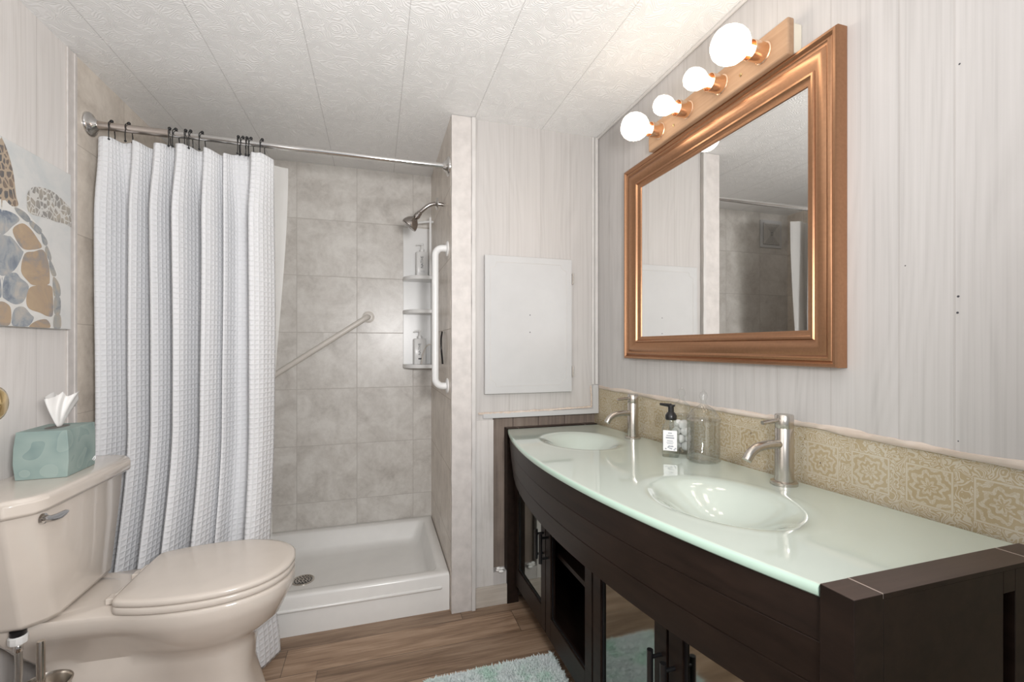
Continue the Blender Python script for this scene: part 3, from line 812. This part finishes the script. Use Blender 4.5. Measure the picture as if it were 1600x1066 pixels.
ts.loft(rg, True, False); ts.build('tissue', M['tissue'], tbo, local=True, smooth=True, angle=180)
lg = MB()
lg.tube([(.0615, .050, .020), (.0618, .058, .026), (.0615, .066, .028), (.0610, .067, .020), (.0613, .058, .016)], .0016, 6); lg.build('logo', M['label_white'], tbo, local=True, smooth=True)
tbo.rotation_euler = (0, 0, .06)

# turtle canvas
cv = thing('canvas_picture', 'unframed canvas of a watercolour sea turtle on the panelled wall above the toilet', 'picture', (XL, 1.60, 1.26))
MB().box(XL+.002, -1.0, 1.30, 1.901, 1.259, 1.789).build('canvas', watercolour('pale_canvas_wash', (.60,.625,.625), (.69,.69,.675), (.735,.725,.705), 5), cv, bevel=.002)
PM = [watercolour('shell_lines_cream', (.68,.67,.64), (.74,.73,.70), (.79,.78,.76), 9), watercolour('scute_tan', (.27,.28,.30), (.45,.34,.24), (.50,.38,.26), 11), watercolour('scute_blue', (.17,.205,.26), (.35,.375,.40), (.50,.47,.43), 14),
      watercolour('edge_scute', (.23,.255,.28), (.37,.375,.37), (.48,.42,.34), 22), crackle('flipper_scales', (.30,.29,.275), (.46,.415,.35), (.69,.68,.65), 66, .075), crackle('head_scales', (.13,.13,.135), (.30,.22,.16), (.50,.40,.30), 66, .11), watercolour('throat_rust', (.40,.20,.14), (.45,.27,.19), (.48,.34,.25), 20)]
TURTLE = [(5, 1, [(1.599, 1.783), (1.605, 1.782), (1.619, 1.764), (1.634, 1.734), (1.647, 1.694), (1.656, 1.639), (1.664, 1.613), (1.641, 1.602), (1.62, 1.6), (1.599, 1.585)]), (4, 1, [(1.698, 1.65), (1.71, 1.675), (1.735, 1.691), (1.786, 1.701), (1.832, 1.697), (1.871, 1.683), (1.904, 1.665), (1.906, 1.612), (1.871, 1.613), (1.828, 1.608), (1.778, 1.607), (1.726, 1.602), (1.702, 1.61)]), (0, 1, [(1.599, 1.582), (1.641, 1.603), (1.686, 1.607), (1.726, 1.585), (1.757, 1.562), (1.785, 1.536), (1.806, 1.49), (1.831, 1.437), (1.846, 1.373), (1.843, 1.308), (1.845, 1.261), (1.71, 1.255), (1.599, 1.251)]), (2, 2, [(1.599, 1.574), (1.641, 1.583), (1.667, 1.571), (1.641, 1.546), (1.62, 1.524), (1.599, 1.514)]), (1, 2, [(1.645, 1.536), (1.679, 1.562), (1.71, 1.555), (1.739, 1.532), (1.756, 1.511), (1.718, 1.496), (1.686, 1.491), (1.664, 1.503)]), (2, 2, [(1.599, 1.499), (1.627, 1.512), (1.641, 1.51), (1.675, 1.485), (1.68, 1.475), (1.656, 1.432), (1.631, 1.412), (1.599, 1.407)]), (1, 2, [(1.69, 1.474), (1.726, 1.488), (1.764, 1.5), (1.786, 1.467), (1.792, 1.418), (1.782, 1.399), (1.726, 1.39), (1.702, 1.399), (1.677, 1.424)]), (2, 2, [(1.616, 1.398), (1.652, 1.412), (1.671, 1.4), (1.702, 1.381), (1.683, 1.337), (1.652, 1.325), (1.62, 1.334), (1.607, 1.347)]), (1, 2, [(1.702, 1.363), (1.722, 1.382), (1.795, 1.393), (1.806, 1.363), (1.806, 1.305), (1.782, 1.299), (1.752, 1.307), (1.71, 1.315), (1.697, 1.333)]), (1, 2, [(1.599, 1.321), (1.627, 1.318), (1.636, 1.299), (1.631, 1.265), (1.599, 1.262)]), (2, 2, [(1.649, 1.306), (1.683, 1.317), (1.71, 1.298), (1.723, 1.287), (1.698, 1.262), (1.644, 1.262)]), (1, 2, [(1.71, 1.258), (1.731, 1.277), (1.778, 1.286), (1.792, 1.261)]), (2, 2, [(1.599, 1.398), (1.605, 1.39), (1.599, 1.368)]), (3, 2, [(1.652, 1.603), (1.69, 1.599), (1.71, 1.583), (1.694, 1.574), (1.66, 1.588)]), (3, 2, [(1.715, 1.581), (1.756, 1.566), (1.747, 1.549), (1.71, 1.566)]), (3, 2, [(1.756, 1.556), (1.782, 1.536), (1.779, 1.521), (1.763, 1.525)]), (3, 2, [(1.782, 1.519), (1.801, 1.489), (1.794, 1.474), (1.773, 1.501)]), (3, 2, [(1.795, 1.479), (1.824, 1.437), (1.806, 1.43), (1.793, 1.455)]), (3, 2, [(1.81, 1.424), (1.838, 1.405), (1.843, 1.37), (1.814, 1.367)]), (3, 2, [(1.816, 1.358), (1.842, 1.36), (1.842, 1.311), (1.816, 1.309)]), (3, 2, [(1.816, 1.301), (1.843, 1.303), (1.844, 1.262), (1.814, 1.261)])]
AXY = 1.604
tp = MB()
for ti, (mi, layer, pts) in enumerate(TURTLE):
    c = [Vector((y, z, 0)) for y, z in pts]
    cl = c+[c[0]]; P = []
    n = len(c)
    for i in range(n):
        a, b, d, e = c[i-1], c[i], c[(i+1) % n], c[(i+2) % n]
        for k in range(4):
            u = k/4; P.append(.5*((2*b)+(d-a)*u+(2*a-5*b+4*d-e)*u*u+(3*b-a-3*d+e)*u**3))
    X = -1.0+.0004+.00035*layer+.00003*ti
    if layer >= 2:
        ctr = sum(P, Vector((0,0,0)))/len(P); P = [ctr+(p-ctr)*(1.05 if layer == 2 else 1.10) for p in P]
    for mir in (1, -1):
        V = [(X, AXY+mir*(min(max(p.x, AXY), 1.9005)-AXY), max(min(p.y, 1.789), 1.2595)) for p in P]
        V = [(x, max(y, 1.3005), z) for x, y, z in V]
        V = [q_ for i_, q_ in enumerate(V) if (Vector(q_)-Vector(V[i_-1])).length > 1e-4]
        if len(V) < 3: continue
        tp.add(V, [tuple(range(len(V)))], mi)
tp.build('turtle_painting', PM, cv)

# ================================================================== ACCESS PANEL
ap = thing('access_panel', 'white painted hatch door with two small hinges on the partition wall', 'hatch door', (.69, YP, .98))
YF = YP-.026
pm = MB().box(.474, .908, YF, YP-.006, .982, 1.622).build('door_leaf', M['white'], ap, bevel=.003)
MB().box(.49, .892, YP-.006, YP, .998, 1.606).build('stop', M['trim'], ap)
gr = MB()
x0, x1, z0, z1, q = .500, .878, 1.018, 1.592, .028
path = []
def arcq(cx_, cz_, a0, a1):
    return [(cx_+q*math.cos(a0+(a1-a0)*k/8), YF-.0001, cz_+q*math.sin(a0+(a1-a0)*k/8)) for k in range(9)]
path = arcq(x0, z0, PI/2, 0)+arcq(x1, z0, PI, PI/2)+arcq(x1, z1, -PI/2, -PI)+arcq(x0, z1, 0, -PI/2)
path.append(path[0])
gr.tube(path, .0011, 6); gr.build('routed_line', M['trim'], ap)
for z in (1.349, 1.268):
    MB().lathe([(.0028, -.0004), (.0, -.0006)], (.692, YF, z), 'y', 10).build('screw_hole', M['ink'], ap)
for z in (1.530, 1.080):
    hg = MB(); hg.tube([(.914, YF+.004, z-.026), (.914, YF+.004, z+.026)], .0045, 10); hg.box(.912, .922, YP-.004, YP, z-.026, z+.026)
    for dz in (-.016, 0, .016): hg.sphere((.914, YF, z+dz), .0026, 8, 6)
    hg.build('hinge', M['nickel'], ap, smooth=True)

# torn scrap at the foot of the bare board
ws = MB(); random.seed(3)
for k in range(7):
    ws.sphere((.552+random.uniform(-.02,.02), YP-.004+random.uniform(-.006,.002), .160+random.uniform(-.006,.012)), random.uniform(.005,.010), 8, 6, (1.5,.8,.7))
tag(ws.build('paper_scrap', M['tissue'], None, smooth=True, angle=180), 'white torn scrap stuck at the foot of the bare brown board', 'scrap')

# ================================================================== MIRROR
mi_ = thing('wall_mirror', 'large rectangular mirror in a moulded copper-brown frame above the vanity', 'mirror', (XR-.0035, 1.24, 1.15))
oy0, oy1, oz0, oz1 = .775, 1.710, 1.150, 1.955
prof = [(0,.001),(0,.030),(.003,.035),(.009,.0355),(.0125,.031),(.015,.029),(.018,.0315),(.023,.0335),(.027,.0295),(.030,.0275),(.035,.0310),(.042,.0320),(.050,.0300),(.058,.0260),(.064,.0205),(.067,.0190),(.070,.0225),(.075,.0225),(.078,.0170),(.081,.0145),(.086,.0135),(.092,.0105),(.092,.004)]
fr = MB(); XW = XR-.0035
rg = [[(XW-h, oy0+w, oz0+w), (XW-h, oy1-w, oz0+w), (XW-h, oy1-w, oz1-w), (XW-h, oy0+w, oz1-w)] for w, h in prof]
fr.loft(rg, False, False)
fr.build('frame', M['frame'], mi_, smooth=True, angle=48)
MB().box(XW-.0075, XW-.003, oy0+.085, oy1-.085, oz0+.085, oz1-.085).build('glass', M['mirror'], mi_)

# ================================================================== VANITY LIGHT
vl = thing('vanity_light', 'four-bulb wooden bath bar light above the copper-framed mirror', 'wall light', (XR-.0035, 1.193, 2.0))
MB().box(XW-.032, XW, .892, 1.494, 1.962, 2.040).build('back_pan', M['cream'], vl, bevel=.003)
MB().box(XW-.054, XW-.031, .886, 1.500, 1.952, 2.048).build('wood_board', M['board'], vl, bevel=.006, seg=3)
for y in (1.04, 1.345):
    s_ = MB(); s_.lathe([(.004, -.054), (.005, -.056), (.0, -.0585)], (XW, y, 1.985), 'x', 12); s_.build('screw', M['brass'], vl, smooth=True)
for y, big in ((.964, 1), (1.1165, 0), (1.269, 0), (1.4215, 1)):
    MB().lathe([(.0285, -.053), (.0285, -.056), (.0255, -.058), (.0255, -.099), (.0245, -.100), (.0235, -.097), (.0235, -.062), (.0, -.062)], (XW, y, 2.0), 'x', 32).build('lamp_cup', M['cup'], vl, smooth=True)
    if big: bp = [(.0125, -.085), (.0130, -.104), (.018, -.112), (.032, -.124), (.0425, -.138), (.0478, -.156), (.0478, -.172), (.043, -.188), (.033, -.201), (.018, -.209), (.0, -.212)]
    else: bp = [(.0125, -.085), (.0125, -.100), (.0155, -.112), (.022, -.122), (.0285, -.134), (.0312, -.148), (.0305, -.160), (.0260, -.172), (.0175, -.1795), (.0, -.183)]
    MB().lathe(bp, (XW, y, 2.0), 'x', 32).build('bulb', M['bulb'], vl, smooth=True, angle=180)

# ================================================================== VANITY
van = thing('vanity_cabinet', 'dark espresso bow-front vanity cabinet along the right wall', 'vanity', (.83, 1.24, 0))
def V(x, y, z):
    """the cabinet stands a little out of level and out of square, as in the photo"""
    k = max(0.0, min(1.0, (1.06-x)/.48))
    return (x+.011*(2-y)*k, y, z+.03*(2-y)*min(1.0, max(0, z)/.8))
def vb(mb, name, mat, parent=None, **kw): return mb.map(V).build(name, mat, parent or van, **kw)
def bow(y, depth=.104, x0=.586): return x0-depth*(1-((y-1.237)/.758)**2)
PX = .640
# posts (caps separate at top)
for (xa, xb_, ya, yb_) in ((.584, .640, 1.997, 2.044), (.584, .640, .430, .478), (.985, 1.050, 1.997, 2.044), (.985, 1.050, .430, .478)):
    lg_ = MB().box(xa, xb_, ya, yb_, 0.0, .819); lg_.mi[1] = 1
    vb(lg_, 'leg', [M['dark_wood'], M['cap_wood_sheen']], bevel=.0015)
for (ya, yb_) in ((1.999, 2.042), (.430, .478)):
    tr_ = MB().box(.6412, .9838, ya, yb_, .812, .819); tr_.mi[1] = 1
    vb(tr_, 'top_rail', [M['dark_wood'], M['cap_wood_sheen']], bevel=.0008)
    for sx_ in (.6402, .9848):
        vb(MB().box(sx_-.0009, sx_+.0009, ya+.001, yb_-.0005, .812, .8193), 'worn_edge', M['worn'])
    pn = MB()
    pn.box(.6405, .905, ya+.0006, yb_-.006, .09, .8118); pn.box(.935, .9845, ya+.0006, yb_-.006, .09, .8118); pn.box(.905, .935, ya+.03, yb_-.006, .09, .779); pn.box(.905, .935, ya+.0006, yb_-.006, .779, .8118)
    vb(pn, 'side_panel', M['dark_wood'], bevel=.001)
# apron
apm = MB(); n = 60
def arow(off, z): return [(bow(.482+(1.993-.482)*k/n)+off, .482+(1.993-.482)*k/n, z) for k in range(n+1)]
zs = [(.008, .797), (.010, .735), (.0125, .7335), (.0105, .732), (.017, .668), (.020, .6665), (.0175, .665), (.026, .602), (.030, .600)]
front = [arow(o_, z) for o_, z in zs]
back = [arow(.05, .600), arow(.05, .797)]
apm.loft(front+back+[front[0]], False, False, closed=False)
ap_o = vb(apm, 'apron', M['dark_wood'], smooth=True, angle=50)
# carcass
FX = .618
cb_ = MB()
cb_.box(FX+.022, 1.045, .482, 1.993, .092, .110)
cb_.box(1.035, 1.045, .482, 1.993, .110, .79)
for y in (.486, 1.975): cb_.box(FX+.022, 1.035, y, y+.016, .110, .62)
cb_.box(FX+.022, 1.035, 1.212, 1.228, .110, .62)
cb_.box(FX+.0, FX+.06, .482, 1.993, .600, .625)
vb(cb_, 'carcass', M['dark_wood'])
vb(MB().box(FX+.035, 1.03, 1.229, 1.974, .395, .412), 'shelf', M['dark_wood'], bevel=.001)
bounds = [(1.990, 1.606), (1.600, 1.226), (1.218, .866), (.858, .486)]
for i, (yb_, ya) in enumerate(bounds):
    st = .046; d = MB()
    d.box(FX, FX+.02, ya, ya+st, .096, .618); d.box(FX, FX+.02, yb_-st, yb_, .096, .618)
    d.box(FX, FX+.02, ya+st, yb_-st, .096, .178); d.box(FX, FX+.02, ya+st, yb_-st, .575, .618)
    do = vb(d, 'door', M['dark_wood'], bevel=.0012)
    if i != 1:
        vb(MB().box(FX+.010, FX+.013, ya+st, yb_-st, .178, .575), 'pane', M['pane'], do)
    gk = MB()
    for (a0, a1, b0, b1) in ((ya+st, ya+st+.006, .178, .575), (yb_-st-.006, yb_-st, .178, .575), (ya+st, yb_-st, .178, .184)):
        gk.box(FX+.006, FX+.0098, a0, a1, b0, b1)
    vb(gk, 'gasket', M['black'], do)
    hy_ = ya+.020 if i in (0, 2) else yb_-.020
    hm = MB(); hm.tube([(FX-.030, hy_, .375), (FX-.030, hy_, .486)], .0072, 14)
    for z in (.392, .469): hm.tube([(FX+.001, hy_, z), (FX-.030, hy_, z)], .0045, 10)
    vb(hm, 'handle', M['black'], do, smooth=True)

# glass top with two moulded basins
gt = MB(); NU, NV = 90, 230
Y0, Y1 = .481, 1.995; XB = 1.050
BAS = ((.752, .846), (.782, 1.632)); SA, SB = .160, .208
def topz(x, y):
    z = .815
    for bx, by in BAS:
        r = math.sqrt(((x-bx)/SA)**2+((y-by)/SB)**2)
        if r < 1.0:
            z -= .070*(1-sstep(r**1.25))
        z += .0004*math.exp(-((r-1.04)/.05)**2)
    return z
def fx(y):
    b = bow(y)
    return b
for j in range(NV+1):
    y = Y0+(Y1-Y0)*j/NV
    for i in range(NU+1):
        t = i/NU
        x = fx(y)+.004+(XB-fx(y)-.004)*t
        gt.v.append((x, y, topz(x, y)))
for j in range(NV):
    for i in range(NU):
        a = j*(NU+1)+i; gt.f.append((a, a+1, a+NU+2, a+NU+1)); gt.mi.append(0)
# edge: down the perimeter
per = [(j*(NU+1)) for j in range(NV, -1, -1)] + [i for i in range(1, NU+1)] + [j*(NU+1)+NU for j in range(1, NV+1)] + [NV*(NU+1)+i for i in range(NU-1, 0, -1)]
def ring_off(o_, z):
    ids = []
    for q_ in per:
        x, y, _ = gt.v[q_]; front_ = q_ % (NU+1) == 0
        gt.v.append((x-(o_ if front_ else 0), y, z)); ids.append(len(gt.v)-1)
    return ids
r0 = per; r1 = ring_off(.004, .8115); r2 = ring_off(.004, .8005); r3 = ring_off(.001, .7975)
for A, B in ((r0, r1), (r1, r2), (r2, r3)):
    for k in range(len(per)):
        l = (k+1) % len(per); gt.f.append((A[k], B[k], B[l], A[l])); gt.mi.append(1)
nb = len(gt.v)                       # underside follows the moulded shape
for q_ in range((NU+1)*(NV+1)):
    x, y, z = gt.v[q_]; gt.v.append((x, y, z-.0175))
for j in range(NV):
    for i in range(NU):
        a = nb+j*(NU+1)+i; gt.f.append((a, a+NU+1, a+NU+2, a+1)); gt.mi.append(0)
rb_ = [nb+q_ for q_ in per]
for k in range(len(per)):
    l = (k+1) % len(per); gt.f.append((r3[k], rb_[k], rb_[l], r3[l])); gt.mi.append(1)
# basin undersides are inside the cabinet
gto = gt.map(V).build('glass_countertop', [M['mint'], M['mint_edge']], None, smooth=True, angle=50)
tag(gto, 'frosted mint glass countertop with two moulded oval basins on the dark vanity', 'countertop')
def drain_ring(bx, by):
    mb = MB(); mb.lathe([(.021, .7305), (.021, .7325), (.017, .7335), (.0, .7330)], (bx, by, 0), 'z', 24)
    return mb
def TZ(x, y): return V(x, y, .815)[2]

# faucets
def faucet():
    t = thing('faucet', '', 'faucet')
    b = MB(); b.lathe([(.031, 0), (.031, .007), (.028, .009), (.0225, .010), (.0215, .030), (.0215, .142), (.0210, .143), (.0210, .1445), (.0215, .1455), (.0215, .176), (.020, .178), (.0, .178)], (0,0,0), 'z', 36)
    b.build('body', M['nickel'], t, smooth=True, local=True)
    s = MB(); s.tube([tuple(p) for p in crom([(-.018, 0, .103), (-.05, 0, .104), (-.085, 0, .100), (-.108, 0, .088), (-.122, 0, .070)], 20)], .0112, 18)
    s.build('spout', M['nickel'], t, smooth=True, local=True)
    h = MB(); h.tube([(-.018, 0, .164), (-.072, 0, .160)], .0052, 14); h.build('lever', M['nickel'], t, smooth=True, local=True)
    return t
f1 = faucet(); f1.location = (.998, 1.592, TZ(.998, 1.592)+.001); f1.rotation_euler = (0,0,.05)
f1['label'] = 'brushed nickel faucet at the basin beside the partition wall'; f1['group'] = 'brushed nickel faucets'
f2 = copy_tree(f1); f2.location = (.997, .888, TZ(.997, .888)+.001); f2.rotation_euler = (0,0,.02)
f2['label'] = 'brushed nickel faucet at the basin farther from the hatch door, past the glass jars'

# soap dispenser
sd = thing('soap_dispenser', 'clear foaming soap bottle with a black pump on the glass countertop', 'soap dispenser', (.935, 1.262, TZ(.935, 1.262)+.0014))
def rb(w, z, r): return rrect(-w, w, -w, w, z, r, 5)
MB().loft([rb(.024, 0, .007), rb(.026, .003, .008), rb(.026, .092, .008), rb(.024, .103, .010), rb(.016, .112, .0155), rb(.0155, .122, .0150)]).build('bottle', M['soap'], sd, smooth=True, local=True, angle=50)
MB().lathe([(.0175, .120), (.0185, .124), (.0185, .134), (.0135, .142), (.0095, .146), (.0095, .163), (.013, .164), (.013, .169), (.0, .171)], (0,0,0), 'z', 24).tube([(0, 0, .1665), (-.036, .008, .1685)], [.007, .004], 10).build('pump', M['black'], sd, smooth=True, local=True)
lb_ = MB().box(-.0215, .0215, -.0268, -.0262, .022, .088).build('label', M['label_white'], sd, local=True)
lk = MB()
for z, w, hh in ((.078,.006,.003), (.070,.011,.003), (.062,.013,.0042), (.053,.009,.0022), (.048,.011,.0015), (.044,.009,.0015)): lk.box(-w, w, -.0272, -.0267, z, z+hh)
for k in range(12): lk.sphere((random.uniform(-.018,.018), -.0268, random.uniform(.025,.038)), .0022, 6, 4, (1.4,.15,1))
lk.build('print', M['ink_grey'], lb_, local=True)
sd.rotation_euler = (0, 0, -.75)

# glass jars
def jar(r, h, label, cat_loc):
    t = thing('glass_jar', label, 'glass jar', cat_loc, 'clear apothecary jars on the countertop')
    w = .0028
    MB().lathe([(r*.93, 0), (r, .004), (r, .010), (r*.97, .014), (r*.97, h-.010), (r, h-.006), (r, h), (r-w, h), (r*.97-w, h-.012), (r*.97-w, .014), (r*.85, .009), (.0, .008)], (0,0,0), 'z', 40).build('jar_body', M['glass'], t, smooth=True, local=True)
    MB().lathe([(r*1.02, h+.0008), (r*1.03, h+.005), (r*.96, h+.010), (r*.86, h+.018), (r*.62, h+.034), (r*.30, h+.045), (.009, h+.050), (.007, h+.060), (.0115, h+.070), (.0125, h+.078), (.009, h+.086), (.003, h+.090), (.0025, h+.094), (.0, h+.095)], (0,0,0), 'z', 40).build('jar_lid', M['glass'], t, smooth=True, local=True)
    return t
j1 = jar(.050, .128, 'clear lidded glass jar standing empty, larger of the two jars', (.985, 1.168, TZ(.985, 1.168)+.0019))
j2 = jar(.042, .128, 'clear lidded glass jar holding white cotton balls behind the soap bottle', (1.006, 1.300, TZ(1.006, 1.300)+.0017))
cbx, cby, cbz = 1.006, 1.300, TZ(1.006, 1.300)+.0107
def cotton(r, sd_):
    mb = MB(); mb.sphere((0,0,0), r, 16, 10)
    mb.v = [tuple(Vector(p)*(1+.16*noise.noise(Vector(p)*70+Vector((sd_*3,0,0)))+.05*noise.noise(Vector(p)*260))) for p in mb.v]
    return mb
cotton0 = None; cpos = []
for lay, (zz, rr, nn) in enumerate(((.016, .0205, 4), (.040, .0200, 4), (.064, .0200, 4), (.087, .012, 3))):
    for k in range(nn):
        a = 2*PI*k/nn+lay*.75; cpos.append((cbx+rr*math.cos(a), cby+rr*math.sin(a), cbz+zz))
for k, p in enumerate(cpos):
    if cotton0 is None:
        cotton0 = cotton(.0145, 1).build('cotton_ball', M['cotton'], None, smooth=True, local=True, angle=180); o = cotton0
    else:
        o = cotton0.copy(); COL.objects.link(o)
    o.location = p; o.rotation_euler = (random.uniform(0,6), random.uniform(0,6), random.uniform(0,6))
    tag(o, 'white cotton ball inside the lidded glass jar behind the soap bottle', 'cotton ball', 'cotton balls in the glass jar')

# ================================================================== BATH MAT
bm_ = MB(); mx0, mx1, my0, my1 = .165, .650, .78, 1.600
bm_.loft([rrect(mx0, mx1, my0, my1, .0005, .02, 5), rrect(mx0, mx1, my0, my1, .010, .02, 5)])
random.seed(11)
def tuft(x, y):
    a = random.uniform(0, 2*PI); l = random.uniform(.010, .017); r = random.uniform(.0016, .0026)
    dx, dy = random.gauss(0, .005), random.gauss(0, .005)
    v = [(x+r*math.cos(a+2*PI*k/3), y+r*math.sin(a+2*PI*k/3), .009) for k in range(3)]
    m = [(x+dx*.6+r*1.1*math.cos(a+.5+2*PI*k/3), y+dy*.6+r*1.1*math.sin(a+.5+2*PI*k/3), .009+l*.65) for k in range(3)]
    v += m+[(x+dx*1.3, y+dy*1.3, .009+l)]
    bm_.add(v, [(0,1,4,3),(1,2,5,4),(2,0,3,5),(3,4,6),(4,5,6),(5,3,6)])
for k in range(26000):
    x = random.uniform(mx0, mx1); y = my1-(my1-my0)*random.random()**1.25
    tuft(x, y)
mto = bm_.build('bath_mat', M['mat'], None)
tag(mto, 'aqua shag bath mat on the wood floor in front of the vanity', 'bath mat')
